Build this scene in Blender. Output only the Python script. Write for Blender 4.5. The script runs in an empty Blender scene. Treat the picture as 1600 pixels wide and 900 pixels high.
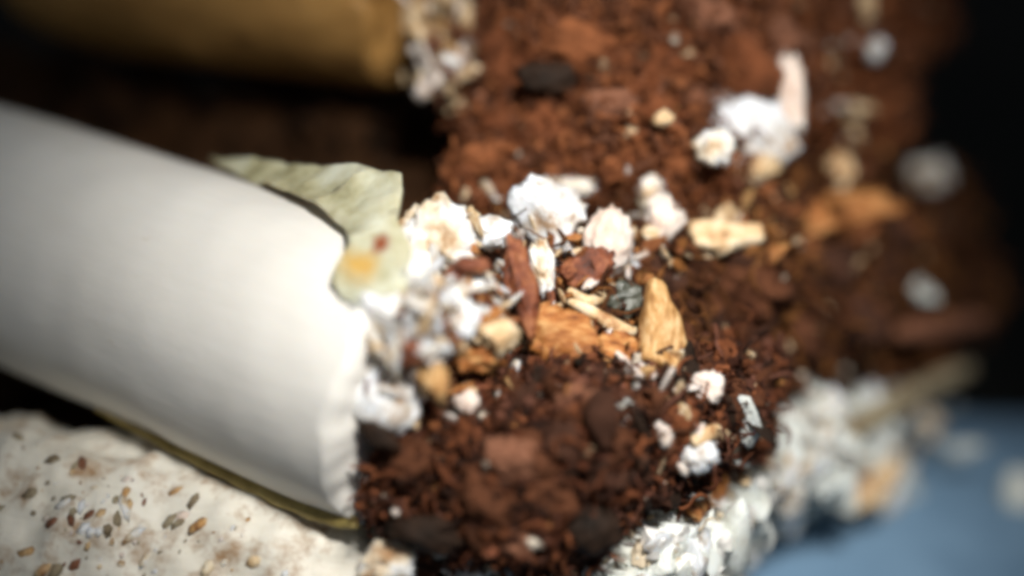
import bpy, bmesh, math, random
import numpy as np
from mathutils import Vector, Matrix, noise
from mathutils.bvhtree import BVHTree

# ------------------------------------------------------------------ camera, world, lamps, exposure
S = bpy.context.scene
S.unit_settings.scale_length = 0.01            # 1 unit = 1 cm
R = math.radians
PITCH = R(30)
CAM = Vector((0, 0, 21.5))
RIGHT = Vector((1, 0, 0))
FWD = Vector((0, math.cos(PITCH), -math.sin(PITCH)))
UP = Vector((0, math.sin(PITCH), math.cos(PITCH)))
LENS, DIST = 67.5, 30.0                        # 16 cm wide at 30 cm

def P(px, py, d):
    k = d / DIST / 100.0
    return CAM + FWD * d + RIGHT * ((px - 800) * k) - UP * ((py - 450) * k)

cd = bpy.data.cameras.new('camera')
cam = bpy.data.objects.new('camera', cd)
S.collection.objects.link(cam)
cam.location = CAM
cam.rotation_euler = (math.pi / 2 - PITCH, 0, 0)
cd.lens = LENS; cd.sensor_width = 36
cd.clip_start = 0.5; cd.clip_end = 1000
cd.dof.use_dof = True
cd.dof.focus_distance = 28.6
cd.dof.aperture_fstop = 0.027                  # a 2.2 cm wide pupil, f/3 at this scale
cd.dof.aperture_blades = 7
S.camera = cam

W = bpy.data.worlds.new('World'); S.world = W; W.use_nodes = True
W.node_tree.nodes['Background'].inputs[0].default_value = (0.80, 0.90, 1.0, 1)
W.node_tree.nodes['Background'].inputs[1].default_value = 0.12

def spot(name, loc, target, power, size, blend, radius, col):
    l = bpy.data.lights.new(name, 'SPOT')
    l.energy = power; l.spot_size = R(size); l.spot_blend = blend
    l.shadow_soft_size = radius; l.color = col
    o = bpy.data.objects.new(name, l); S.collection.objects.link(o)
    o.location = loc
    o.rotation_euler = (target - loc).to_track_quat('-Z', 'Y').to_euler()
    return o
KT = P(945, 500, 30)
spot('key_lamp', KT + RIGHT * 5 + Vector((0, -18, 27.5)), KT, 90000, 34.5, 1.0, 3.2, (1.0, 0.97, 0.92))

S.view_settings.view_transform = 'Standard'
S.view_settings.look = 'None'
S.view_settings.exposure = 0
S.view_settings.gamma = 1
S.cycles.use_denoising = True
S.cycles.filter_width = 4.4                    # soft lens
S.cycles.max_bounces = 6

# ------------------------------------------------------------------ helpers
rnd = random.Random(7)
rng = np.random.default_rng(7)
COL = S.collection

def tag(o, label=None, cat=None, group=None, kind=None):
    if label: o['label'] = label
    if cat: o['category'] = cat
    if group: o['group'] = group
    if kind: o['kind'] = kind
    return o

def empty(name, loc, label, cat, group=None):
    o = bpy.data.objects.new(name, None)
    COL.objects.link(o); o.location = loc
    o.empty_display_size = 0.2
    return tag(o, label, cat, group)

def link(name, verts, faces, mat, parent=None, origin=None, smooth=True, cols=None, uvs=None):
    """ONE mesh object from world-space verts."""
    v = np.asarray(verts, dtype=float)
    if parent is not None:
        org = np.array(parent_origin(parent))
    elif origin is not None:
        org = np.array(origin)
    else:
        org = np.array([v[:, 0].mean(), v[:, 1].mean(), v[:, 2].min()])
    me = bpy.data.meshes.new(name)
    me.from_pydata((v - org).tolist(), [], faces if isinstance(faces, list) else faces.tolist())
    if smooth:
        me.polygons.foreach_set('use_smooth', np.ones(len(me.polygons), dtype=bool))
    if cols is not None:
        a = me.color_attributes.new('Col', 'FLOAT_COLOR', 'POINT')
        c = np.ones((len(v), 4)); c[:, :3] = cols
        a.data.foreach_set('color', c.ravel())
    if uvs is not None:
        a = me.attributes.new('lay', 'FLOAT_VECTOR', 'POINT')
        u = np.zeros((len(v), 3)); u[:, :2] = uvs
        a.data.foreach_set('vector', u.ravel())
    me.materials.append(mat)
    me.update()
    o = bpy.data.objects.new(name, me)
    COL.objects.link(o)
    if parent is not None: o.parent = parent
    else: o.location = org
    return o

def parent_origin(p):
    v = Vector((0, 0, 0))
    while p is not None:
        v = v + p.location; p = p.parent
    return v

# ------------------------------------------------------------------ materials
def new_mat(name):
    m = bpy.data.materials.new(name); m.use_nodes = True
    nt = m.node_tree
    return m, nt, nt.nodes['Principled BSDF']

def N(nt, t, **kw):
    n = nt.nodes.new(t)
    for k, v in kw.items(): setattr(n, k, v)
    return n

def noise_node(nt, scale, detail=4, rough=0.6, src=None, stretch=None):
    n = N(nt, 'ShaderNodeTexNoise')
    n.inputs['Scale'].default_value = scale
    n.inputs['Detail'].default_value = detail
    n.inputs['Roughness'].default_value = rough
    if src is None:
        src = N(nt, 'ShaderNodeTexCoord').outputs['Object']
    if stretch:
        mp = N(nt, 'ShaderNodeMapping'); mp.inputs['Scale'].default_value = stretch
        nt.links.new(src, mp.inputs[0]); src = mp.outputs[0]
    nt.links.new(src, n.inputs['Vector'])
    return n.outputs['Fac']

def ramp(nt, fac, stops):
    r = N(nt, 'ShaderNodeValToRGB')
    e = r.color_ramp.elements
    while len(e) < len(stops): e.new(0.5)
    for el, (p, c) in zip(e, stops):
        el.position = p; el.color = (*c, 1) if len(c) == 3 else c
    nt.links.new(fac, r.inputs[0])
    return r.outputs['Color']

def mix(nt, fac, a, b, mode='MIX'):
    m = N(nt, 'ShaderNodeMix', data_type='RGBA', blend_type=mode)
    if isinstance(fac, (int, float)): m.inputs[0].default_value = fac
    else: nt.links.new(fac, m.inputs[0])
    for i, x in ((6, a), (7, b)):
        if isinstance(x, tuple): m.inputs[i].default_value = (*x, 1)
        else: nt.links.new(x, m.inputs[i])
    return m.outputs[2]

def bump(nt, bsdf, fac, strength, dist=0.1):
    b = N(nt, 'ShaderNodeBump')
    b.inputs['Strength'].default_value = strength
    b.inputs['Distance'].default_value = dist
    nt.links.new(fac, b.inputs['Height'])
    nt.links.new(b.outputs[0], bsdf.inputs['Normal'])

def mottled(name, stops, scale=3.0, rough=0.6, bs=0.4, bscale=14, sss=0.0, detail=5, spec=0.4, stretch=None):
    m, nt, b = new_mat(name)
    f = noise_node(nt, scale, detail, 0.65, stretch=stretch)
    nt.links.new(ramp(nt, f, stops), b.inputs['Base Color'])
    b.inputs['Roughness'].default_value = rough
    b.inputs['Specular IOR Level'].default_value = spec
    if sss:
        b.inputs['Subsurface Weight'].default_value = sss
        b.inputs['Subsurface Radius'].default_value = (0.25, 0.18, 0.12)
        b.inputs['Subsurface Scale'].default_value = 1.0
    bump(nt, b, noise_node(nt, bscale, 4, 0.7, stretch=stretch), bs, 0.08)
    return m

def col_mat(name, rough=0.8, spec=0.15, bs=0.5, bscale=22, sss=0):
    m, nt, b = new_mat(name)
    a = N(nt, 'ShaderNodeAttribute', attribute_name='Col')
    f = noise_node(nt, 9, 5, 0.7)
    v = ramp(nt, f, [(0.3, (0.55, 0.52, 0.5)), (0.7, (1.25, 1.25, 1.25))])
    nt.links.new(mix(nt, 1.0, a.outputs['Color'], v, 'MULTIPLY'), b.inputs['Base Color'])
    b.inputs['Roughness'].default_value = rough
    b.inputs['Specular IOR Level'].default_value = spec
    if sss:
        b.inputs['Subsurface Weight'].default_value = sss
        b.inputs['Subsurface Radius'].default_value = (0.2, 0.15, 0.1)
    bump(nt, b, noise_node(nt, bscale, 4, 0.7), bs, 0.06)
    return m

def stem_mat(name, base, warm, spot_col, spot_lo, spot_hi, streak=0.25, spot_scale=1.6, bs=0.25):
    m, nt, b = new_mat(name)
    lay = N(nt, 'ShaderNodeAttribute', attribute_name='lay').outputs['Vector']
    fib = noise_node(nt, 1.0, 5, 0.65, src=lay, stretch=(0.9, 9, 1))
    blot = noise_node(nt, 0.55, 3, 0.5)
    c = mix(nt, blot, base, warm)
    c = mix(nt, streak, c, ramp(nt, fib, [(0.35, (0.62, 0.60, 0.54)), (0.62, (0.9, 0.9, 0.88))]), 'MULTIPLY')
    sp = noise_node(nt, spot_scale, 5, 0.7, src=lay, stretch=(1.0, 1.6, 1))
    sf = ramp(nt, sp, [(spot_lo, (0, 0, 0)), (spot_hi, (1, 1, 1))])
    c = mix(nt, sf, c, spot_col)
    nt.links.new(c, b.inputs['Base Color'])
    b.inputs['Roughness'].default_value = 0.48
    b.inputs['Specular IOR Level'].default_value = 0.35
    b.inputs['Subsurface Weight'].default_value = 0.35
    b.inputs['Subsurface Radius'].default_value = (0.35, 0.28, 0.2)
    h = N(nt, 'ShaderNodeMath', operation='ADD')
    nt.links.new(fib, h.inputs[0]); nt.links.new(noise_node(nt, 5, 5, 0.6), h.inputs[1])
    bump(nt, b, h.outputs[0], bs, 0.08)
    return m

M = {}
M['stem_white'] = stem_mat('white_stem_skin', (0.80, 0.785, 0.745), (0.76, 0.73, 0.67), (0.55, 0.46, 0.28), 0.66, 0.86, 0.08, bs=0.10)
M['stem_speckled'] = stem_mat('speckled_stem_skin', (0.80, 0.78, 0.71), (0.74, 0.69, 0.58), (0.32, 0.19, 0.09), 0.49, 0.70, 0.3, 1.7)
M['stem_tan'] = stem_mat('tan_stem_skin', (0.54, 0.31, 0.10), (0.36, 0.18, 0.05), (0.16, 0.08, 0.025), 0.56, 0.75, 0.4)
M['peel'] = mottled('peeled_skin_green', [(0.32, (0.20, 0.18, 0.08)), (0.48, (0.42, 0.40, 0.26)), (0.65, (0.60, 0.60, 0.48))], 0.8, 0.5, 0.4, 8, 0.2)
def stain(mat, pts, origin):
    nt = mat.node_tree; b = nt.nodes['Principled BSDF']
    tc = N(nt, 'ShaderNodeTexCoord')
    col = b.inputs['Base Color'].links[0].from_socket
    nz = N(nt, 'ShaderNodeTexNoise'); nz.inputs['Scale'].default_value = 3.0; nz.inputs['Detail'].default_value = 5
    nt.links.new(tc.outputs['Object'], nz.inputs['Vector'])
    for p, rad, c in pts:
        d = N(nt, 'ShaderNodeVectorMath', operation='DISTANCE')
        nt.links.new(tc.outputs['Object'], d.inputs[0]); d.inputs[1].default_value = (p - origin)[:]
        a = N(nt, 'ShaderNodeMath', operation='MULTIPLY_ADD')
        nt.links.new(nz.outputs['Fac'], a.inputs[0]); a.inputs[1].default_value = rad * 1.2
        nt.links.new(d.outputs['Value'], a.inputs[2])
        f = ramp(nt, a.outputs[0], [(min(rad * 0.9, 0.9), (1, 1, 1)), (min(rad * 1.7, 1.0), (0, 0, 0))])
        col = mix(nt, f, col, c)
    nt.links.new(col, b.inputs['Base Color'])
MUSH = P(300, 720, 30.5)
M['dull'] = mottled('dull_bark', [(0.35, (0.13, 0.09, 0.05)), (0.5, (0.26, 0.21, 0.13)), (0.65, (0.36, 0.32, 0.22))], 2.0, 0.6, 0.5, 9)
M['olive'] = mottled('olive_fold', [(0.3, (0.20, 0.14, 0.03)), (0.6, (0.42, 0.32, 0.10)), (0.8, (0.55, 0.46, 0.25))], 1.6, 0.5, 0.4, 10, 0.2)
M['bruise'] = mottled('bruise_yellow', [(0.35, (0.48, 0.29, 0.05)), (0.65, (0.62, 0.45, 0.14))], 2.5, 0.4, 0.4, 12, 0.2)
M['redbrown'] = mottled('red_brown', [(0.36, (0.06, 0.018, 0.010)), (0.5, (0.20, 0.055, 0.022)), (0.65, (0.36, 0.14, 0.06))], 3, 0.5, 0.5, 14)
M['myc'] = mottled('white_mycelium', [(0.36, (0.36, 0.20, 0.09)), (0.45, (0.70, 0.58, 0.42)), (0.54, (0.80, 0.79, 0.77)), (0.75, (0.82, 0.83, 0.85))], 1.6, 0.6, 0.7, 9, 0.3)
M['myc_blue'] = mottled('blue_white_mycelium', [(0.36, (0.34, 0.22, 0.13)), (0.45, (0.62, 0.60, 0.57)), (0.56, (0.77, 0.80, 0.84)), (0.75, (0.84, 0.84, 0.84))], 1.6, 0.55, 0.7, 9, 0.3)
M['myc_pink'] = mottled('pink_white', [(0.3, (0.62, 0.44, 0.34)), (0.5, (0.78, 0.66, 0.58)), (0.75, (0.78, 0.77, 0.72))], 1.5, 0.5, 0.5, 9, 0.3)
M['cream'] = mottled('cream', [(0.35, (0.34, 0.16, 0.06)), (0.48, (0.66, 0.46, 0.25)), (0.65, (0.75, 0.66, 0.50))], 2.2, 0.5, 0.5, 10, 0.15)
M['foam'] = mottled('pale_green_white', [(0.25, (0.55, 0.52, 0.42)), (0.5, (0.74, 0.77, 0.72)), (0.75, (0.80, 0.84, 0.82))], 0.9, 0.65, 0.8, 7, 0.2)
M['orange'] = mottled('orange_wood', [(0.35, (0.14, 0.04, 0.010)), (0.5, (0.40, 0.14, 0.03)), (0.65, (0.60, 0.34, 0.13))], 2.0, 0.5, 0.5, 8, 0.1, stretch=(1, 4, 4))
M['tanwood'] = mottled('tan_wood', [(0.35, (0.20, 0.085, 0.025)), (0.5, (0.48, 0.26, 0.09)), (0.65, (0.66, 0.46, 0.24))], 2.0, 0.5, 0.5, 8, 0.1, stretch=(4, 1, 2))
M['dark'] = mottled('dark_humus_and_shade', [(0.3, (0.008, 0.005, 0.003)), (0.7, (0.034, 0.016, 0.008))], 2, 0.7, 0.6, 10, spec=0.2)
M['slate'] = mottled('slate_seed', [(0.3, (0.045, 0.05, 0.04)), (0.7, (0.13, 0.13, 0.10))], 3, 0.25, 0.4, 10, spec=0.6)
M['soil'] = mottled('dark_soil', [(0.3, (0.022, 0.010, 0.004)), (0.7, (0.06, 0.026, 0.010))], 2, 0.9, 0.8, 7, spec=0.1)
BROWNS = [(0.235, 0.080, 0.030), (0.16, 0.051, 0.019), (0.31, 0.112, 0.043), (0.095, 0.034, 0.015), (0.20, 0.085, 0.048), (0.05, 0.020, 0.011)]
for i, c in enumerate(BROWNS):
    k = tuple(x * 0.5 for x in c); h = tuple(min(1, x * 1.45) for x in c)
    spec_ = 0.2
    M['brown%d' % i] = mottled('brown_crumb_%d' % i, [(0.3, k), (0.5, c), (0.75, h)], 4, 0.7, 0.8, 14, spec=0.15)
M['col'] = col_mat('coir_fibre')
M['colw'] = col_mat('mycelium_thread', 0.6, 0.3, 0.3, 12)
m, nt, b = new_mat('blue_mat')
f = noise_node(nt, 0.6, 5, 0.6)
nt.links.new(ramp(nt, f, [(0.3, (0.115, 0.205, 0.31)), (0.7, (0.17, 0.285, 0.41))]), b.inputs['Base Color'])
b.inputs['Roughness'].default_value = 0.7
bump(nt, b, noise_node(nt, 30, 3, 0.6), 0.3, 0.03)
M['cloth'] = m
M['table'] = mottled('black_table', [(0.3, (0.003, 0.0035, 0.003)), (0.7, (0.010, 0.010, 0.008))], 0.25, 0.8, 0.2, 3, spec=0.08)

# ------------------------------------------------------------------ shapes
def ico(sub):
    bm = bmesh.new()
    bmesh.ops.create_icosphere(bm, subdivisions=sub, radius=1)
    v = np.array([x.co[:] for x in bm.verts]); f = np.array([[q.index for q in x.verts] for x in bm.faces])
    bm.free(); return v, f
ICO = {k: ico(k) for k in (1, 2, 3, 4)}

def fbm(p, seed, scale, octs=4):
    o = Vector((seed * 13.7, seed * 7.1, -seed * 3.3))
    return np.array([noise.fractal(Vector(q) * scale + o, 0.9, 2.1, octs) for q in p])

def chunk_shape(seed, sub=3, rough=0.28, scale=1.3, cuts=5, keep=0.72):
    v, f = ICO[sub]
    v = v.copy()
    r_ = np.random.default_rng(seed)
    v *= (1 + rough * fbm(v, seed, scale))[:, None]
    for _ in range(cuts):
        n = r_.normal(size=3); n /= np.linalg.norm(n)
        lim = r_.uniform(keep - 0.18, keep + 0.15)
        dd = v @ n
        v -= np.where(dd > lim, (dd - lim) * 0.85, 0)[:, None] * n
    v *= (1 + 0.16 * fbm(v, seed + 3, scale * 2.8, 5))[:, None]
    return v, f

AX = np.array([RIGHT[:], UP[:], (-FWD)[:]])       # rows: image right, image up, to the viewer

def frame_place(v, px, py, d, wpx, hpx, dep, ang=0.0, yaw=0.0, tilt=0.0):
    """v (unit) -> sized in photo pixels and turned; returns world verts."""
    k = d / DIST / 100.0
    w = v * np.array([wpx * k / 2, hpx * k / 2, dep / 2])
    rot = np.array(Matrix.Rotation(R(ang), 3, 'Z') @ Matrix.Rotation(R(yaw), 3, 'Y') @ Matrix.Rotation(R(tilt), 3, 'X'))
    w = w @ rot.T
    return w @ AX + np.array(P(px, py, d))

def chunk(name, px, py, d, w, h, mat, seed, dep=None, ang=0, yaw=0, tilt=0, parent=None, rough=0.28, scale=1.3, cuts=3, sub=4, keep=0.78, lift=0):
    if d is None: d, w, h = front(px, py) - 0.42 - lift, w * 1.12, h * 1.12
    v, f = chunk_shape(seed, sub, rough, scale, cuts, keep)
    # normalise so that w and h are the outline's size
    v = v / ((v.max(0) - v.min(0)) / 2)
    v = v - (v.max(0) + v.min(0)) / 2
    dep = dep if dep is not None else min(w, h) / 100 * 0.9
    return link(name, frame_place(v, px, py, d, w, h, dep, ang, yaw, tilt), f, mat, parent)

HEAP = []                                       # the heap's blobs, for resting pieces on its skin
def front(px, py):
    u = np.array((P(px, py, 1.0) - CAM)[:]); best = 40.0
    for c, r in HEAP:
        w = np.array(CAM[:]) - c
        A, B, Cc = u @ u, 2 * (u @ w), w @ w - r * r
        D = B * B - 4 * A * Cc
        if D > 0: best = min(best, (-B - math.sqrt(D)) / (2 * A))
    return best

def slab(name, poly, thick, mat, seed, parent=None, cuts=3, bend=0.0, rough=0.05):
    """A solid piece with the outline poly = [(px, py, d)...], real thickness, rounded rim."""
    bm = bmesh.new()
    if poly[0][2] is None:
        d0 = min(front(p[0], p[1]) for p in poly); poly = [(p[0], p[1], d0 * 0.6 + 0.4 * front(p[0], p[1]) - 0.42) for p in poly]
    vs = [bm.verts.new(P(*p)) for p in poly]
    fc = bm.faces.new(vs)
    if fc.normal.dot(-FWD) < 0: fc.normal_flip()
    bm.normal_update()
    n = fc.normal.copy()
    if n.dot(-FWD) < 0: n = -n
    ret = bmesh.ops.extrude_face_region(bm, geom=[fc])
    for g in ret['geom']:
        if isinstance(g, bmesh.types.BMVert): g.co -= n * thick
    bmesh.ops.recalc_face_normals(bm, faces=bm.faces)
    bmesh.ops.bevel(bm, geom=list(bm.edges), offset=thick * 0.3, segments=2, affect='EDGES', profile=0.5)
    bmesh.ops.triangulate(bm, faces=bm.faces)
    for _ in range(cuts):
        le = [e for e in bm.edges if e.calc_length() > 0.28]
        if not le: break
        bmesh.ops.subdivide_edges(bm, edges=le, cuts=1)
        bmesh.ops.triangulate(bm, faces=bm.faces)
    v = np.array([x.co[:] for x in bm.verts]); f = [[q.index for q in x.verts] for x in bm.faces]
    bm.free()
    v = v + np.outer(rough * 2.2 * fbm(v, seed, 0.9) + rough * fbm(v, seed + 5, 3.0), np.array(n))
    v += np.stack([fbm(v, seed + 9 + i, 1.6) for i in range(3)], 1) * rough
    return link(name, v, f, mat, parent)

def catmull(pts, n):
    pts = [np.array(p, float) for p in pts]
    q = [2 * pts[0] - pts[1]] + pts + [2 * pts[-1] - pts[-2]]
    out = []
    for i in range(n):
        t = i / (n - 1) * (len(pts) - 1)
        k = min(int(t), len(pts) - 2); t -= k
        a, b_, c, d_ = q[k:k + 4]
        out.append(0.5 * ((2 * b_) + (-a + c) * t + (2 * a - 5 * b_ + 4 * c - d_) * t ** 2 + (-a + 3 * b_ - 3 * c + d_) * t ** 3))
    return np.array(out)

def sweep(pts, radii, nl, na, flat=1.0, seed=0, wob=0.0, wscale=0.8, rag=0.0, dome=(0.5, 0.5)):
    """Tube through world points with a radius at each; rounded, rough ends."""
    c = catmull([p[:] for p in pts], nl)
    r_ = catmull([[x] for x in radii], nl)[:, 0]
    tan = np.gradient(c, axis=0); tan /= np.linalg.norm(tan, axis=1)[:, None]
    up = np.array((-FWD)[:])
    verts, uv = [], []
    L = np.concatenate([[0], np.cumsum(np.linalg.norm(np.diff(c, axis=0), axis=1))])
    for i in range(nl):
        s = np.cross(tan[i], up); s /= np.linalg.norm(s)
        n = np.cross(s, tan[i])
        for j in range(na):
            a = 2 * math.pi * j / na
            verts.append(c[i] + r_[i] * (math.cos(a) * s + flat * math.sin(a) * n))
            uv.append((L[i], r_[i] * 2.0 * abs(((a / math.pi + 0.5) % 2) - 1)))
    verts = np.array(verts)
    faces = [[i * na + j, i * na + (j + 1) % na, (i + 1) * na + (j + 1) % na, (i + 1) * na + j] for i in range(nl - 1) for j in range(na)]
    v = list(verts)
    base = verts.reshape(nl, na, 3)
    for end, sgn in ((0, -1), (nl - 1, 1)):
        prev = [end * na + j for j in range(na)]
        for q in (0.90, 0.72, 0.48, 0.22):
            ring = []
            for j in range(na):
                off = tan[end] * sgn * r_[end] * dome[0 if sgn < 0 else 1] * math.sqrt(max(0, 1 - q * q))
                ring.append(len(v)); v.append(c[end] + (base[end, j] - c[end]) * q + off)
                uv.append((L[end] + sgn * (1 - q) * r_[end], uv[end * na + j][1]))
            for j in range(na):
                k = (j + 1) % na
                faces.append([prev[j], prev[k], ring[k], ring[j]] if sgn > 0 else [prev[k], prev[j], ring[j], ring[k]])
            prev = ring
        faces.append(prev if sgn > 0 else prev[::-1])
    v = np.array(v)
    if wob:
        ctr = np.repeat(c, na, axis=0)
        ctr = np.concatenate([ctr, np.repeat(c[[0]], 4 * na, 0), np.repeat(c[[-1]], 4 * na, 0)])
        dirv = v - ctr
        v = v + dirv * (wob * fbm(v, seed, wscale, 3))[:, None]
    if rag:
        Lf = np.concatenate([np.repeat(L, na), np.full(4 * na, L[0]), np.full(4 * na, L[-1])])
        wgt = np.clip((Lf - (L[-1] - 1.2)) / 1.2, 0, 1)
        v = v + (np.outer(wgt * rag * fbm(v, seed + 2, 1.7, 4), tan[-1]))
    return v, faces, np.array(uv)

def strip(name, path, rads, mat, seed, flat=0.5, parent=None, na=10, nl=18, wob=0.25):
    path = [(p[0], p[1], (front(p[0], p[1]) - 0.4) if p[2] is None else p[2]) for p in path]
    v, f, uv = sweep([P(*p) for p in path], rads, nl, na, flat, seed, wob, 2.2)
    return link(name, v, f, mat, parent, uvs=uv)

# crumbs and fibres, joined
def pieces_mesh(pos, nrm, size, cols, kind, r_):
    """Many crumbs (little irregular stones) as verts, faces, colours."""
    bv, bf = ICO[1]
    n = len(pos)
    V = np.repeat(bv[None], n, 0) * (1 + 0.38 * r_.normal(size=(n, len(bv), 1)).clip(-1.6, 1.6))
    V *= r_.uniform(0.45, 1.25, size=(n, 1, 3))
    q = r_.normal(size=(n, 3, 3)); Q = np.linalg.qr(q)[0]
    V = np.einsum('nij,nvj->nvi', Q, V) * size[:, None, None] + pos[:, None, :]
    F = bf[None] + (np.arange(n) * len(bv))[:, None, None]
    C = np.repeat(cols[:, None, :], len(bv), 1)
    return V.reshape(-1, 3), F.reshape(-1, 3), C.reshape(-1, 3)

def fibre_mesh(pos, nrm, length, rad, cols, r_, seg=6, na=3, curl=1.0):
    n = len(pos)
    d0 = r_.normal(size=(n, 3)) + nrm * r_.uniform(-0.2, 0.9, (n, 1)); d0 /= np.linalg.norm(d0, axis=1)[:, None]
    d1 = np.cross(d0, r_.normal(size=(n, 3))); d1 /= np.linalg.norm(d1, axis=1)[:, None]
    d2 = np.cross(d0, d1)
    t = np.linspace(-0.5, 0.5, seg)
    k = curl * r_.uniform(0.4, 2.6, n); wv = r_.uniform(-0.25, 0.25, n)
    ang = t[None] * k[:, None]
    lx = np.sin(ang) / k[:, None]; ly = (1 - np.cos(ang)) / k[:, None]
    c = pos[:, None] + length[:, None, None] * (lx[..., None] * d0[:, None] + ly[..., None] * d1[:, None] + (wv[:, None] * np.sin(t * 7)[None])[..., None] * d2[:, None])
    taper = np.array([0.35 + 0.65 * math.sin(math.pi * (i + 0.4) / (seg - 0.2)) for i in range(seg)])
    e1 = d2; 
    V = np.zeros((n, seg, na, 3))
    for j in range(na):
        a = 2 * math.pi * j / na
        off = math.cos(a) * d1 + math.sin(a) * e1
        V[:, :, j] = c + off[:, None] * (rad[:, None] * taper[None])[..., None]
    f = [[i * na + j, i * na + (j + 1) % na, (i + 1) * na + (j + 1) % na, (i + 1) * na + j] for i in range(seg - 1) for j in range(na)]
    F = np.array(f)[None] + (np.arange(n) * seg * na)[:, None, None]
    C = np.repeat(cols[:, None], seg * na, 1)
    return V.reshape(-1, 3), F.reshape(-1, 4), C.reshape(-1, 3)

def blob_data(blobs):
    out = []
    for (px, py, d, r) in blobs:
        out.append((np.array(P(px, py, d)), r * d / DIST / 100))
    return out

def surface_points(data, n, r_, camside=0.75):
    """Random points on the skin of a heap of blobs, mostly where a viewer could see them."""
    area = np.array([r * r for _, r in data]); area = area / area.sum()
    idx = r_.choice(len(data), size=n * 3, p=area)
    dirs = r_.normal(size=(n * 3, 3)); dirs /= np.linalg.norm(dirs, axis=1)[:, None]
    tocam = np.array((-FWD)[:])
    flip = (dirs @ tocam < -0.15) & (r_.random(n * 3) < camside)
    dirs[flip] *= -1
    c = np.array([data[i][0] for i in idx]); rr = np.array([data[i][1] for i in idx])
    p = c + dirs * rr[:, None]
    ok = np.ones(len(p), bool)
    for k, (cc, r) in enumerate(data):
        ok &= (np.linalg.norm(p - cc, axis=1) > r * 0.93) | (idx == k)
    return p[ok][:n], dirs[ok][:n]

def core_mesh(data, seed, rough=0.25, sub=3, scale=1.1):
    V, F, k = [], [], 0
    bv, bf = ICO[sub]
    for i, (c, r) in enumerate(data):
        v = bv * (1 + rough * fbm(bv, seed + i, scale * 1.6))[:, None] * r + c
        V.append(v); F.append(bf + k); k += len(v)
    return np.concatenate(V), np.concatenate(F)

SHAPES = {}
def crumb_data(mk, i):
    key = (mk, i)
    if key not in SHAPES:
        v, f = chunk_shape(100 + i, 2, 0.55, 1.8, 7, 0.58)
        me = bpy.data.meshes.new('crumb')
        me.from_pydata((v * np.array([1, 0.75, 0.6])).tolist(), [], f.tolist())
        me.polygons.foreach_set('use_smooth', np.ones(len(me.polygons), dtype=bool))
        me.materials.append(M[mk]); SHAPES[key] = me
    return SHAPES[key]

def clump(name, blobs, label, cat, seed, palette, mats, core_mat, n_crumb, n_fib, n_big, big=(0.12, 0.28),
          crumb=(0.03, 0.12), fib_len=(0.5, 1.5), fib_rad=(0.012, 0.035), jit=0.35, thread_mat='col', group=None, accents=((0.55, 0.40, 0.25), (0.40, 0.18, 0.06), (0.62, 0.55, 0.45), (0.02, 0.015, 0.01)), accent_share=0.05, inset=0.88, piece='crumb'):
    r_ = np.random.default_rng(seed)
    data = blob_data(blobs)
    if name != 'soil_heap': HEAP.extend(data)
    allc = np.array([c for c, _ in data]); mz = min(c[2] - r for c, r in data)
    root = empty(name, Vector((allc[:, 0].mean(), allc[:, 1].mean(), mz)), label, cat, group)
    V, F = core_mesh([(c, r * inset) for c, r in data], seed, 0.46, 4, 1.5)
    tag(link('core', V, F, core_mat, root), kind=None)
    pal = np.array(palette)
    p, n = surface_points(data, n_crumb, r_)
    size = np.exp(r_.uniform(np.log(crumb[0]), np.log(crumb[1]), len(p)))
    cc = pal[r_.integers(0, len(pal), len(p))] * r_.uniform(0.6, 1.35, (len(p), 1))
    ac = np.array(accents)[r_.integers(0, len(accents), len(p))]
    pick = r_.random(len(p)) < accent_share
    cc = np.where(pick[:, None], ac, cc)
    p = p + n * r_.uniform(-0.12, jit * 0.6, (len(p), 1)) * (1 if thread_mat == 'col' else 0.6)
    V, F, C = pieces_mesh(p, n, size, cc, 0, r_)
    tag(link('crumbs', V, F, M['col'] if thread_mat == 'col' else M['colw'], root, smooth=False, cols=C), kind='stuff')
    p, n = surface_points(data, n_fib, r_)
    ln = r_.uniform(*fib_len, len(p)); rd = r_.uniform(*fib_rad, len(p))
    cc = pal[r_.integers(0, len(pal), len(p))] * r_.uniform(0.6, 1.5, (len(p), 1))
    p = p + n * r_.uniform(-0.05, jit, (len(p), 1))
    V, F, C = fibre_mesh(p, n, ln, rd, cc, r_)
    tag(link('fibres', V, F, M[thread_mat], root, cols=C), kind='stuff')
    p, n = surface_points(data, n_big, r_)
    base = root.location
    for i in range(len(p)):
        me = crumb_data(mats[int(r_.integers(0, len(mats)))], int(r_.integers(0, 10)))
        o = bpy.data.objects.new(piece, me); COL.objects.link(o); o.parent = root
        s = r_.uniform(*big)
        o.location = Vector(p[i] + n[i] * 0.05) - base
        o.scale = (s * r_.uniform(0.8, 1.9), s, s * r_.uniform(0.35, 1.0))
        o.rotation_euler = r_.uniform(0, 6.28, 3)
    return root

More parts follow.
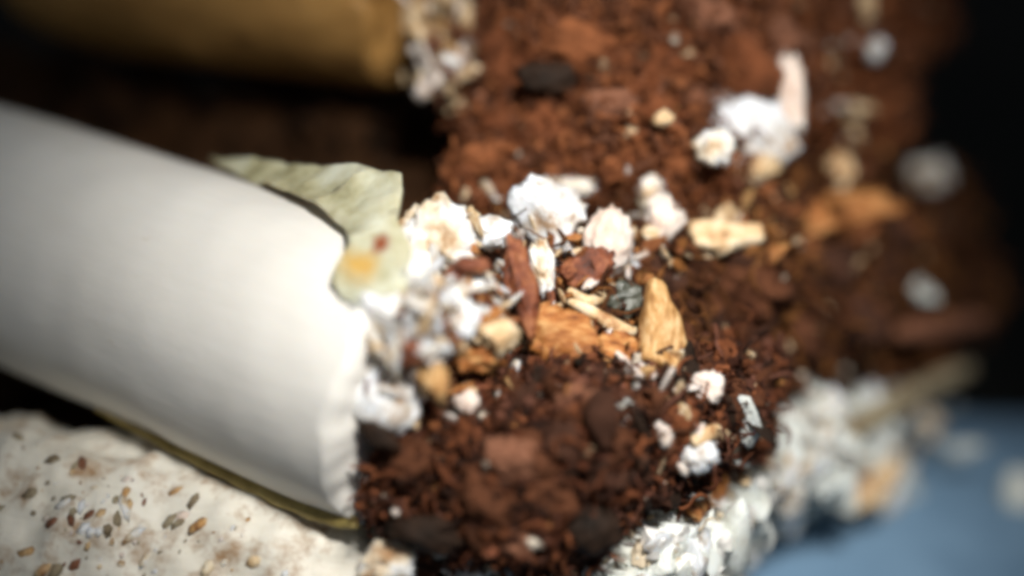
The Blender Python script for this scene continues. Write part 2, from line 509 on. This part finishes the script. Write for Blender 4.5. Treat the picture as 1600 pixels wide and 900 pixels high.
# ------------------------------------------------------------------ the setting
def sheet(name, x0, x1, y0, y1, z, mat, nx=2, ny=2, amp=0, seed=1):
    xs = np.linspace(x0, x1, nx); ys = np.linspace(y0, y1, ny)
    v = np.array([(x, y, z) for y in ys for x in xs], float)
    if amp: v[:, 2] += amp * fbm(v, seed, 0.12, 3)
    f = [[j * nx + i, j * nx + i + 1, (j + 1) * nx + i + 1, (j + 1) * nx + i] for j in range(ny - 1) for i in range(nx - 1)]
    return tag(link(name, v, f, mat, origin=(0, 0, 0)), kind='structure')
sheet('tabletop', -150, 150, -60, 220, -2.75, M['table'])
cl = sheet('blue_mat', -30, 34, 10, P(1450, 575, 40.4).y, 0.0, M['cloth'], 80, 90, 0.10, 4)
ymax = max(q.co.y for q in cl.data.vertices)
for q in cl.data.vertices:
    t = max(0.0, q.co.y - (ymax - 5.5)) / 5.5  # far edge bend added so the blue turns from the lamp and darkens
    q.co.z -= 1.4 * t * t
md = cl.modifiers.new('thick', 'SOLIDIFY'); md.thickness = 0.9
cl['kind'] = 'structure'

# dark soil heap that carries the mushrooms behind
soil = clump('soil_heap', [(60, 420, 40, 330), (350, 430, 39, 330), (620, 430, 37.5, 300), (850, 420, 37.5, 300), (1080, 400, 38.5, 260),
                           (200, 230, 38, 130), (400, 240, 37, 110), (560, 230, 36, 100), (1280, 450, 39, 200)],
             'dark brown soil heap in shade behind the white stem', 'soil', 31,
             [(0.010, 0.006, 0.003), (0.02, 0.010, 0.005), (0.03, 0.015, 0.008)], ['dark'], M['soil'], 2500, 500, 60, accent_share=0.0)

# ------------------------------------------------------------------ mushrooms
GM = 'mushrooms lying with their bases to the right'
# the thick white one
a0, a1 = P(-200, 285, 34.2), P(648, 606, 28.6)
mush = empty('mushroom', P(300, 720, 30.5), 'thick smooth white mushroom stem with torn base in the middle', 'mushroom', GM)
v, f, uv = sweep([a0, a0.lerp(a1, 0.33), a0.lerp(a1, 0.66), a0.lerp(a1, 0.9), a1], [1.98, 2.06, 2.14, 2.22, 2.20], 120, 110, 1.0, 3, 0.03, 0.35, 0.16, (0.4, 0.12))
link('stem', v, f, M['stem_white'], mush, uvs=uv)
pe = slab('peeled_skin', [(322, 240, 31.3), (400, 246, 30.6), (480, 256, 29.8), (560, 262, 29.0), (600, 270, 28.6), (622, 268, 28.3), (632, 300, 27.9), (622, 340, 27.5), (640, 385, 27.1),
                     (636, 440, 26.8), (640, 470, 26.7), (600, 462, 26.7), (570, 478, 26.75), (530, 462, 26.95), (518, 435, 27.05), (534, 400, 27.2), (546, 380, 27.3), (534, 350, 27.8), (480, 310, 28.7), (400, 280, 30.0)],
          0.06, M['peel'], 5, mush, 3, rough=0.05)
def skin_point(o, px, py):
    best, bp = 1e9, None
    for q in o.data.vertices:
        w = q.co + MUSH - CAM; d = w.dot(FWD)
        x = 800 + w.dot(RIGHT) / d * DIST * 100; y = 450 - w.dot(UP) / d * DIST * 100
        e = (x - px) ** 2 + (y - py) ** 2 + d * 20
        if e < best: best, bp = e, q.co + MUSH
    return bp
stain(M['peel'], [(skin_point(pe, 560, 418), 0.36, (0.50, 0.31, 0.08)), (skin_point(pe, 586, 384), 0.20, (0.22, 0.05, 0.012))], MUSH)
M['peel'].node_tree.nodes['Principled BSDF'].inputs['Subsurface Weight'].default_value = 0.5
pe['label'] = 'greenish peeled skin at the top of the base'
stain(M['stem_speckled'], [(P(20, 748, 28.6), 0.40, (0.34, 0.17, 0.08)), (P(240, 880, 28.0), 0.42, (0.36, 0.21, 0.09)), (P(60, 790, 28.4), 0.3, (0.42, 0.27, 0.13))], P(280, 900, 31))
def edge_fold(name, pts, rads, mat, seed, flat, parent): return strip(name, pts, rads, mat, seed, flat, parent, 12, 40, 0.3)
edge_fold('skin_fold', [(150, 640, 30.2), (250, 690, 29.7), (340, 735, 29.2), (430, 776, 28.7), (505, 806, 28.3), (556, 818, 27.9)], [0.03, 0.07, 0.09, 0.11, 0.14, 0.08], M['olive'], 6, 0.7, mush)
# torn rim of the base and pads of white mycelium on the cut face
chunk('mycelium_pad', 605, 620, 27.2, 120, 130, M['myc_blue'], 21, 0.7, 10, parent=mush, rough=0.15, cuts=0)
chunk('mycelium_pad', 640, 500, 27.1, 200, 150, M['myc'], 22, 1.0, -20, parent=mush)
chunk('mycelium_pad', 690, 370, 28.2, 150, 130, M['myc'], 23, 1.0, -28, parent=mush)
chunk('mycelium_pad', 730, 480, 27.6, 110, 130, M['myc'], 24, 0.9, 12, parent=mush)
chunk('mycelium_pad', 760, 365, 28.6, 90, 60, M['myc_blue'], 25, 0.6, 10, parent=mush)
HEAP += blob_data([(640, 500, 27.6, 90), (690, 375, 28.8, 70), (730, 480, 28.0, 60), (610, 620, 27.6, 55)])
# the speckled one below
mush2 = empty('mushroom', P(280, 900, 31), 'off white mushroom stem with brown specks, lowest at left', 'mushroom', GM)
b0, b1 = P(-250, 850, 31.8), P(610, 960, 29.6)
v, f, uv = sweep([b0, b0.lerp(b1, .3) + UP * 0.12, b0.lerp(b1, .6) + UP * 0.12, b1], [2.15, 2.2, 2.1, 1.6], 140, 120, 1.0, 8, 0.12, 0.9, 0.4, (0.4, 0.4))
link('stem', v, f, M['stem_speckled'], mush2, uvs=uv)
r2 = np.random.default_rng(88)
tree = BVHTree.FromPolygons([Vector(q) for q in v], f)
n_fleck = 0
for i in range(700):                                     # brown flecks of scale stuck on its skin
    px, py = abs(r2.normal(0, 190)) + r2.uniform(-10, 120), r2.uniform(670, 900)
    dr = (P(px, py, 1) - CAM).normalized()
    hit, nor, _, _ = tree.ray_cast(CAM, dr)
    if hit is None or py < 672 + px * 0.34 or r2.random() < 0.35 * noise.noise(Vector((px / 40, py / 40, 3))) + 0.3: continue
    if nor.dot(dr) > 0: nor = -nor
    vv, ff = chunk_shape(300 + i % 9, 1, 0.45, 1.6, 0)
    sz = 0.02 + 0.09 * r2.random() ** 2.2
    w = vv * np.array([sz * r2.uniform(1.0, 2.4), sz, sz * 0.45])
    w = w @ np.array(Matrix.Rotation(r2.uniform(0.5, 1.3), 3, 'Z')).T
    q = nor.to_track_quat('Z', 'Y').to_matrix()
    link('scale', w @ np.array(q).T + np.array((hit - nor * sz * 0.12)[:]), ff, M[['brown4', 'tanwood', 'dull', 'cream', 'dull', 'myc_pink', 'myc'][i % 7]], mush2)
    n_fleck += 1
    if n_fleck >= 120: break
chunk('mycelium_pad', 604, 884, 27.5, 100, 84, M['myc'], 43, 0.5, 0, parent=mush2, rough=0.5)
# the tan one behind
mush3 = empty('mushroom', P(350, 140, 35.5), 'tan brown mushroom stem in shade behind the white stem', 'mushroom', GM)
c0, c1 = P(95, -110, 37.0), P(640, -40, 34.0)
v, f, uv = sweep([c0, c0.lerp(c1, .35), c0.lerp(c1, .7), c1], [2.0, 2.15, 2.1, 2.02], 90, 90, 1.0, 15, 0.05, 0.5, 0.4, (0.35, 0.2))
link('stem', v, f, M['stem_tan'], mush3, uvs=uv)
for i, (px, py, d, w, h, a, mk) in enumerate([(690, 60, 32.6, 90, 130, 20, 'cream'), (680, 110, 32.0, 80, 70, -30, 'myc_pink'), (720, 80, 32.2, 50, 60, 10, 'myc_pink'),
                                          (665, 30, 33.0, 70, 90, 0, 'cream'), (715, 25, 32.7, 60, 60, 30, 'cream'), (668, 135, 32.0, 50, 36, 25, 'myc_pink'), (700, 95, 31.7, 44, 24, -20, 'myc')]):
    chunk('mycelium_pad', px, py, d, w, h, M[mk], 50 + i, None, a, parent=mush3, rough=0.4)

# ------------------------------------------------------------------ clumps of growing medium
PAL = BROWNS[:5]
GC = 'clumps of brown growing medium'
clump('substrate_clump', [(822, 225, 32, 92), (900, 110, 32.5, 140), (1050, 70, 33, 160), (990, 215, 31.6, 105), (1150, 50, 34, 140), (1290, 60, 35, 120),
                          (1080, 262, 31.8, 80), (762, 290, 31.4, 56), (760, 90, 33, 70), (1330, 170, 35, 80), (1400, 30, 36, 70), (1170, 130, 33.4, 100), (900, 255, 31.6, 70), (1000, -60, 34, 160)],
      'shaggy reddish brown coir clump at the top behind the white bits', 'substrate', 61, PAL,
      ['brown0', 'brown1', 'brown2', 'brown4'], M['brown1'], 9500, 4200, 110, big=(0.10, 0.30), crumb=(0.03, 0.12), fib_len=(0.3, 0.9), fib_rad=(0.012, 0.035), group=GC, inset=0.97)
PALM = [(0.12, 0.045, 0.014), (0.08, 0.028, 0.010), (0.20, 0.080, 0.022), (0.045, 0.016, 0.007), (0.085, 0.030, 0.012)]
clump('substrate_clump', [(1130, 430, 32.0, 115), (1250, 460, 34, 120), (1350, 410, 36, 110), (1390, 520, 37, 85), (1270, 335, 34, 80), (1160, 530, 32.6, 100), (1270, 560, 35, 75),
                          (1010, 430, 30.9, 95), (860, 440, 30.1, 95), (900, 540, 29.6, 105), (1440, 340, 38, 75), (1000, 550, 30.1, 90), (780, 560, 29.2, 60), (1180, 300, 32.6, 70), (1500, 450, 38.5, 62)],
      'orange brown crumbly clump at the right, going out of focus', 'substrate', 62, PALM,
      ['brown3', 'brown1', 'brown5', 'brown3', 'brown5'], M['brown5'], 6500, 1300, 120, big=(0.10, 0.34), crumb=(0.03, 0.13), fib_len=(0.3, 1.0), fib_rad=(0.015, 0.05), group=GC, inset=0.98)
PALL = [(0.11, 0.036, 0.015), (0.08, 0.024, 0.010), (0.15, 0.05, 0.02), (0.05, 0.017, 0.009), (0.12, 0.048, 0.03), (0.025, 0.011, 0.007)]
clump('substrate_clump', [(690, 700, 28.3, 95), (800, 755, 28.0, 120), (900, 690, 28.2, 120), (1010, 660, 28.9, 115), (1095, 625, 29.8, 85), (1150, 670, 30.4, 48), (770, 640, 28.4, 75),
                          (885, 815, 28.2, 62), (680, 800, 28.2, 72), (1140, 590, 30.5, 70), (618, 775, 27.7, 40), (640, 715, 27.6, 45), (960, 725, 28.8, 55), (780, 860, 28.6, 60), (720, 890, 28.9, 55), (880, 590, 28.8, 60)],
      'dark brown lumpy clump hanging at the lower centre', 'substrate', 63, PALL,
      ['brown1', 'brown3', 'brown3', 'brown5', 'dark', 'brown5'], M['brown3'], 7500, 900, 190, big=(0.12, 0.38), crumb=(0.03, 0.12), fib_len=(0.3, 0.9), fib_rad=(0.015, 0.05), group=GC, inset=0.98, accent_share=0.05)
WP = [(0.78, 0.80, 0.76), (0.72, 0.76, 0.72), (0.80, 0.79, 0.76), (0.60, 0.50, 0.36)]
clump('mycelium_mass', [(620, 925, 30.5, 80), (700, 950, 30.3, 80), (820, 960, 30.5, 85), (920, 930, 30.0, 75), (1005, 865, 29.2, 80), (1075, 850, 29.8, 62), (1045, 805, 29.8, 58), (1130, 780, 31.0, 66), (1180, 720, 32.2, 60),
                        (1230, 700, 33.6, 85), (1320, 680, 35.0, 65), (1250, 760, 34.4, 45), (1000, 960, 30, 110), (1400, 640, 37, 45), (1240, 640, 34.6, 50), (1080, 930, 31, 70), (1000, 900, 32.5, 120), (1110, 800, 33.5, 85), (1330, 740, 36.4, 45)],
      'fuzzy pale white mycelium mass spread over the blue mat', 'mycelium', 64, WP,
      ['foam', 'myc', 'myc_blue', 'foam'], M['foam'], 1500, 350, 130, big=(0.16, 0.55), crumb=(0.04, 0.2), fib_len=(0.3, 1.0), fib_rad=(0.012, 0.04), thread_mat='colw', piece='mycelium_tuft', inset=0.97,
      accents=((0.35, 0.20, 0.09), (0.45, 0.33, 0.18)), accent_share=0.08)

# ------------------------------------------------------------------ single pieces one could pick out
def piece(o, label, cat, group=None): return tag(o, label, cat, group)
GW = 'white mycelium lumps among the brown crumbs'
piece(chunk('mycelium_lump', 858, 345, None, 118, 140, M['myc_blue'], 71, 0.9, 12, rough=0.5, lift=0.2), 'large bluish white lump of mycelium left of the rounded button', 'mycelium', GW)
piece(chunk('mycelium_lump', 880, 298, None, 100, 44, M['myc'], 72, 0.5, 8, rough=0.5), 'flat white flake on top of the large bluish white lump', 'mycelium', GW)
piece(chunk('mycelium_lump', 848, 420, None, 38, 90, M['myc'], 91, 0.4, 8, rough=0.4), 'narrow white tongue hanging from the large bluish white lump', 'mycelium', GW)
bt = piece(chunk('mushroom_button', 950, 378, None, 74, 108, M['myc_pink'], 73, 0.8, -12, rough=0.12, cuts=0, lift=0.55), 'rounded pinkish white button at the centre of the clumps', 'mushroom')
strip('rim', [(890, 455, None), (925, 470, None), (960, 445, None), (975, 410, None)], [0.06, 0.10, 0.10, 0.05], M['cream'], 74, 0.8, bt)
piece(chunk('mycelium_lump', 1018, 305, None, 46, 60, M['myc'], 75, 0.5, 20, rough=0.4), 'small bright white lump above the pinkish crumb', 'mycelium', GW)
piece(chunk('mycelium_lump', 1040, 345, None, 62, 76, M['myc_pink'], 76, 0.6, -15, rough=0.4), 'pinkish crumb right of the rounded button', 'mycelium', GW)
piece(chunk('mycelium_lump', 1158, 205, None, 150, 156, M['myc_blue'], 77, 1.2, 15, rough=0.4, lift=0.5), 'biggest white lump of mycelium in the upper right coir', 'mycelium', GW)
piece(chunk('mycelium_lump', 1118, 232, None, 62, 60, M['myc'], 94, 0.5, 30, rough=0.5, lift=0.4), 'white crumb leaning on the lower left of the biggest upper right lump', 'mycelium', GW)
piece(chunk('mycelium_lump', 1266, 168, None, 40, 50, M['myc_pink'], 95, 0.4, 0, rough=0.5, lift=0.3), 'small dull crumb right of the upright white spike', 'mycelium', GW)
piece(chunk('mycelium_lump', 1235, 150, None, 46, 130, M['myc_pink'], 78, 0.5, 6, rough=0.4, lift=0.5), 'upright pinkish white spike beside the biggest upper lump', 'mycelium', GW)
piece(chunk('mycelium_lump', 1240, 215, None, 62, 80, M['cream'], 79, 0.6, -10, rough=0.4, lift=0.4), 'cream crumb under the upright white spike', 'mycelium', GW)
piece(chunk('mycelium_lump', 1175, 262, None, 90, 50, M['cream'], 92, 0.5, 0, rough=0.4), 'cream crust under the biggest upper right lump', 'mycelium', GW)
piece(chunk('mycelium_lump', 1036, 184, None, 32, 26, M['cream'], 80, 0.3, 10), 'tiny cream bead in the brown coir clump', 'mycelium', GW)
piece(chunk('mycelium_lump', 1452, 272, None, 66, 50, M['myc'], 81, 0.6, 0), 'blurred white lump near the black background', 'mycelium', GW)
piece(chunk('mycelium_lump', 1312, 268, None, 44, 60, M['cream'], 82, 0.5, 0), 'blurred cream lump between two brown clumps', 'mycelium', GW)
piece(chunk('mycelium_lump', 1368, 78, None, 34, 40, M['myc_blue'], 83, 0.4, 0), 'small grey white lump in the top right shade', 'mycelium', GW)
piece(chunk('mycelium_lump', 1354, 12, None, 26, 50, M['cream'], 93, 0.3, 0), 'cream sliver at the top edge in the coir clump', 'mycelium', GW)
piece(chunk('mycelium_lump', 1436, 452, None, 66, 26, M['foam'], 84, 0.3, -35, lift=-0.2), 'blurred grey white fleck at far right', 'mycelium', GW)
piece(chunk('mycelium_lump', 722, 500, 26.9, 60, 70, M['myc_blue'], 85, 0.5, 0, rough=0.4), 'bluish white lump stuck to the torn base', 'mycelium', GW)
piece(chunk('mycelium_lump', 730, 628, None, 40, 36, M['myc_pink'], 86, 0.35, -25), 'small pink white crumb on the dark brown clump', 'mycelium', GW)
piece(strip('mycelium_lump', [(568, 815, None), (590, 806, None), (618, 800, None)], [0.07, 0.13, 0.06], M['myc_pink'], 87, 0.8), 'pink white sliver under the corner of the torn base', 'mycelium', GW)
piece(chunk('mycelium_lump', 1092, 712, None, 54, 50, M['myc_blue'], 88, 0.4, 20), 'bluish white lump above the cream curl', 'mycelium', GW)
piece(chunk('mycelium_lump', 1040, 682, None, 24, 34, M['myc_pink'], 89, 0.25, 0), 'tiny pale bead on the dark clump', 'mycelium', GW)
piece(chunk('mycelium_lump', 1104, 605, None, 50, 50, M['myc_pink'], 90, 0.4, 0), 'dull pinkish crumb at the right end of the dark clump', 'mycelium', GW)
GWD = 'wood chips in the clumps'
piece(slab('wood_chip', [(1018, 432, None), (1040, 440, None), (1064, 490, None), (1086, 556, None), (1060, 572, None), (1000, 560, None), (1006, 490, None)], 0.28, M['tanwood'], 101), 'golden three cornered wood chip right of the grey seed', 'wood chip', GWD)
piece(slab('wood_chip', [(1072, 346, None), (1120, 340, None), (1190, 346, None), (1200, 372, None), (1140, 386, None), (1084, 384, None)], 0.25, M['cream'], 102), 'cream orange flat chip lying across the clump right of the button', 'wood chip', GWD)
piece(chunk('wood_chip', 816, 450, 27.9, 54, 180, M['redbrown'], 103, 0.45, 13, rough=0.4), 'long red brown sliver between the torn base and the white lumps', 'wood chip', GWD)
piece(chunk('wood_chip', 880, 530, None, 130, 90, M['orange'], 104, 0.5, -25, keep=0.6), 'broad orange chip under the rounded button', 'wood chip', GWD)
piece(chunk('wood_chip', 920, 420, None, 90, 60, M['redbrown'], 105, 0.4, 20, lift=-0.1), 'red brown chip tucked under the rounded button', 'wood chip', GWD)
piece(chunk('wood_chip', 950, 560, None, 110, 70, M['orange'], 106, 0.5, 30, keep=0.6), 'orange chip beside the broad one, tilted up', 'wood chip', GWD)
piece(strip('wood_chip', [(890, 470, None), (930, 490, None), (975, 515, None), (1010, 520, None)], [0.05, 0.09, 0.10, 0.05], M['cream'], 107, 0.7), 'thin cream strip curving under the grey seed', 'wood chip', GWD)
piece(chunk('wood_chip', 775, 525, 27.2, 76, 66, M['cream'], 108, 0.4, -30, rough=0.7, scale=2.0, cuts=6, keep=0.6), 'cream chip at the right edge of the torn base', 'wood chip', GWD)
piece(chunk('wood_chip', 745, 560, 27.4, 90, 54, M['orange'], 109, 0.4, 10, rough=0.7, scale=2.0, cuts=6, keep=0.6), 'amber chip under the cream chip', 'wood chip', GWD)
piece(chunk('wood_chip', 680, 600, 26.8, 60, 90, M['tanwood'], 110, 0.4, 25, rough=0.7, scale=2.0, cuts=6, keep=0.6), 'tan chip stuck on the lower white pad', 'wood chip', GWD)
piece(chunk('wood_chip', 645, 552, 26.5, 40, 30, M['redbrown'], 111, 0.3, -40), 'small red brown chip on the white cut face', 'wood chip', GWD)
piece(strip('wood_chip', [(950, 545, None), (975, 570, None), (994, 605, None)], [0.06, 0.11, 0.06], M['myc_pink'], 112, 0.6), 'pinkish sliver pointing down over the dark clump', 'wood chip', GWD)
piece(chunk('wood_chip', 712, 428, 27.3, 34, 70, M['redbrown'], 113, 0.3, -35), 'dark red brown chip leaning on the white pad', 'wood chip', GWD)
piece(chunk('wood_chip', 738, 415, 27.2, 60, 28, M['redbrown'], 114, 0.3, 5), 'bright red brown bit at the edge of the white pad', 'wood chip', GWD)
piece(chunk('wood_chip', 1250, 345, None, 120, 60, M['orange'], 115, 0.5, 20, rough=0.6, cuts=5, keep=0.6), 'blurred orange chip right of the cream flat chip', 'wood chip', GWD)
piece(chunk('wood_chip', 1340, 330, None, 150, 70, M['orange'], 116, 0.6, -5, rough=0.7, cuts=5, keep=0.6, lift=-0.2), 'blurred wide amber chip towards the black background', 'wood chip', GWD)
piece(strip('wood_chip', [(1085, 690, None), (1112, 676, None), (1140, 692, None), (1158, 725, None), (1166, 755, None)], [0.08, 0.13, 0.13, 0.14, 0.08], M['cream'], 117, 0.6), 'cream curl of bark over the brown stub', 'wood chip', GWD)
piece(strip('wood_chip', [(1130, 716, None), (1110, 760, None), (1084, 800, None)], [0.20, 0.26, 0.16], M['orange'], 118, 0.7), 'brown stub of wood poking down onto the pale mass', 'wood chip', GWD)
piece(chunk('seed', 972, 472, None, 66, 60, M['slate'], 120, 0.5, 25, rough=0.5, cuts=2, lift=-0.2), 'dark grey seed under the rounded button', 'seed')
GB = 'dark lumps on the lower clump'
piece(chunk('humus_or_shade_lump', 662, 832, None, 112, 58, M['dark'], 121, 0.6, -8), 'black lump at the bottom left of the dark clump', 'soil lump', GB)
piece(chunk('humus_or_shade_lump', 922, 825, None, 90, 80, M['dark'], 122, 0.7, 0, rough=0.15, cuts=0), 'glossy dark round lump at the bottom right of the clump', 'soil lump', GB)
piece(chunk('humus_or_shade_lump', 592, 682, 26.95, 84, 40, M['dark'], 123, 0.4, -28), 'black lump standing for the shaded notch under the white pad', 'soil lump', GB)  # dark body put in to draw the shade of the notch
piece(chunk('humus_or_shade_lump', 855, 122, None, 90, 48, M['dark'], 124, 0.4, 0), 'black lump standing for a shaded hole in the upper coir clump', 'soil lump', GB)  # black colour stands in for the shade inside a hole in the coir
piece(chunk('humus_or_shade_lump', 940, 655, None, 50, 90, M['brown5'], 125, 0.4, 0), 'dark brown upright lump in the middle of the dark clump', 'soil lump', GB)
r3 = np.random.default_rng(5)
CLODS = [(2, [(640, 720, 90, 80), (720, 690, 110, 84), (800, 720, 120, 90), (880, 690, 110, 90), (760, 780, 130, 90), (860, 780, 110, 80), (700, 830, 90, 70), (800, 840, 110, 66), (950, 740, 90, 90),
             (1000, 640, 110, 80), (1080, 600, 100, 60), (1060, 660, 90, 70), (900, 620, 100, 60), (820, 630, 110, 60), (1150, 620, 70, 90), (960, 690, 70, 80), (740, 870, 80, 50), (880, 860, 90, 50)]),
         (0, [(760, 250, 110, 70), (860, 210, 120, 80), (960, 170, 120, 70), (900, 70, 130, 90), (1040, 110, 140, 100), (1100, 30, 120, 90), (1060, 250, 90, 70), (800, 110, 100, 70), (1200, 60, 130, 100), (980, 260, 90, 60), (760, 300, 90, 60)]),
         (1, [(1180, 450, 130, 100), (1280, 420, 130, 100), (1240, 520, 130, 90), (1340, 500, 120, 90), (1130, 560, 90, 80), (1120, 470, 80, 120), (1380, 420, 110, 80), (1300, 580, 100, 60), (1200, 320, 80, 90), (1240, 390, 110, 60), (1330, 360, 120, 60), (1410, 350, 90, 60)])]
CLOD_MATS = {0: ['brown0', 'brown1', 'brown4'], 1: ['brown3', 'brown5', 'brown3', 'brown3', 'brown1', 'brown3', 'brown5', 'brown3', 'brown2', 'brown2', 'brown2', 'brown0'], 2: ['brown3', 'brown1', 'brown4', 'brown5', 'brown3']}
for k, lst in CLODS:
    par = [o for o in COL.objects if o.name.startswith('substrate_clump')][k]
    for i, (px, py, w, h) in enumerate(lst):
        chunk('clod', px, py, front(px, py) - 0.02, w * 0.92, h * 0.92, M[CLOD_MATS[k][i % len(CLOD_MATS[k])]], 700 + 40 * k + i, None, r3.uniform(-50, 50), parent=par, rough=0.5, cuts=4, sub=4)
for _ in range(40):
    px, py = r3.normal(720, 60), r3.normal(885, 14)
    o = bpy.data.objects.new('flake', crumb_data(['redbrown', 'myc_pink', 'brown4', 'brown0', 'myc'][int(r3.integers(0, 5))], int(r3.integers(0, 10))))
    COL.objects.link(o); o.parent = [q for q in COL.objects if q.name.startswith('substrate_clump')][2]
    o.location = P(px, py, front(px, py) - 0.3) - o.parent.location
    q = r3.uniform(0.08, 0.22); o.scale = (q * 1.4, q, q * 0.6); o.rotation_euler = r3.uniform(0, 6.28, 3)
CL = [o for o in COL.objects if o.name.startswith('substrate_clump')]
for (cx, cy, sx, sy, n, mats, k) in [(760, 470, 80, 70, 90, ['myc', 'myc_blue', 'cream', 'myc', 'orange', 'brown1'], 1), (880, 340, 130, 40, 40, ['myc', 'myc_blue', 'cream', 'brown1'], 0), (650, 540, 50, 80, 60, ['myc', 'myc', 'myc_blue', 'cream', 'brown2'], 1), (700, 440, 60, 70, 50, ['myc', 'myc_blue', 'myc', 'cream'], 1), (830, 420, 110, 80, 90, ['myc', 'cream', 'orange', 'redbrown', 'myc_pink', 'brown2'], 1), (720, 520, 60, 70, 40, ['myc', 'cream', 'orange', 'brown1', 'brown0'], 1),
                                    (1020, 380, 60, 70, 36, ['cream', 'orange', 'myc_pink', 'brown2'], 1), (1190, 200, 60, 45, 26, ['myc', 'cream', 'myc_blue'], 0), (1270, 335, 90, 24, 36, ['orange', 'tanwood', 'brown2', 'cream'], 1),
                                    (690, 580, 50, 60, 30, ['myc', 'cream', 'tanwood', 'myc_pink', 'redbrown'], 1), (900, 535, 110, 45, 80, ['orange', 'orange', 'tanwood', 'cream', 'brown2'], 1), (1120, 370, 70, 36, 44, ['orange', 'cream', 'tanwood', 'brown2'], 1), (1060, 600, 90, 50, 30, ['brown4', 'myc_pink', 'brown3', 'cream'], 2), (1080, 700, 60, 60, 30, ['cream', 'myc_pink', 'brown4', 'brown3'], 2), (1340, 150, 60, 80, 14, ['cream', 'myc'], 0)]:
    for _ in range(n):
        px, py = r3.normal(cx, sx * 0.7), r3.normal(cy, sy * 0.7)
        d = front(px, py)
        if d > 38: continue
        o = bpy.data.objects.new('flake', crumb_data(mats[int(r3.integers(0, len(mats)))], int(r3.integers(0, 10))))
        COL.objects.link(o); o.parent = CL[k]
        o.location = P(px, py, d - r3.uniform(0.1, 0.4)) - CL[k].location
        q = r3.uniform(0.06, 0.21)
        o.scale = (q * r3.uniform(0.8, 2.2), q, q * r3.uniform(0.25, 0.8)); o.rotation_euler = r3.uniform(0, 6.28, 3)
for _ in range(70):                                      # the fluffy foot of the tan stem
    px, py = r3.normal(692, 30), r3.normal(66, 46)
    o = bpy.data.objects.new('flake', crumb_data(['cream', 'myc_pink', 'brown0', 'brown4', 'cream', 'tanwood'][int(r3.integers(0, 6))], int(r3.integers(0, 10))))
    COL.objects.link(o); o.parent = mush3
    o.location = P(px, py, 31.75 + r3.uniform(-0.15, 0.3)) - mush3.location
    q = r3.uniform(0.08, 0.2)
    o.scale = (q * r3.uniform(0.8, 2.2), q * 0.8, q * r3.uniform(0.3, 0.9)); o.rotation_euler = r3.uniform(0, 6.28, 3)
MM = [o for o in COL.objects if o.name.startswith('mycelium_mass')][0]
for _ in range(90):                                      # loose flat flakes spread over the mat at the edge of the pale mass
    px, py = r3.normal(1270, 95), r3.normal(720, 58)
    if py > 1240 - 0.32 * px + 120 or py < 590: continue
    d = min(front(px, py), 36.5)
    o = bpy.data.objects.new('mycelium_tuft', crumb_data(['foam', 'myc', 'foam', 'cream', 'foam', 'myc', 'foam'][int(r3.integers(0, 7))], int(r3.integers(0, 10))))
    COL.objects.link(o); o.parent = MM
    w = P(px, py, d - r3.uniform(0.05, 0.35)); w.z = max(w.z, 0.12)
    o.location = w - MM.location
    q = r3.uniform(0.12, 0.42); o.scale = (q * r3.uniform(0.9, 2.0), q, q * r3.uniform(0.2, 0.5)); o.rotation_euler = r3.uniform(0, 6.28, 3)
# loose on the mat
piece(strip('twig', [(1285, 705, 33.0), (1350, 662, 34.0), (1430, 612, 35.4), (1515, 575, 37.0)], [0.20, 0.24, 0.22, 0.12], M['dull'], 131, 0.8), 'blurred dull brown twig lying on the far side of the pale mass', 'twig')
piece(chunk('mycelium_crumb', 1355, 755, 34.4, 105, 84, M['cream'], 132, 0.6, 15, rough=0.6), 'cream crumb lying loose on the blue mat', 'crumb')
piece(strip('bark_flake', [(1400, 520, 34.8), (1470, 510, 35.6), (1540, 500, 36.6)], [0.14, 0.22, 0.14], M['brown4'], 133, 0.7), 'dim pinkish flake poking out of the clump at far right', 'bark flake')
piece(chunk('pebble', 1592, 772, 36.2, 64, 84, M['foam'], 134, 0.8, 0, rough=0.12, cuts=1), 'pale rounded pebble at the right edge on blue mat', 'pebble')
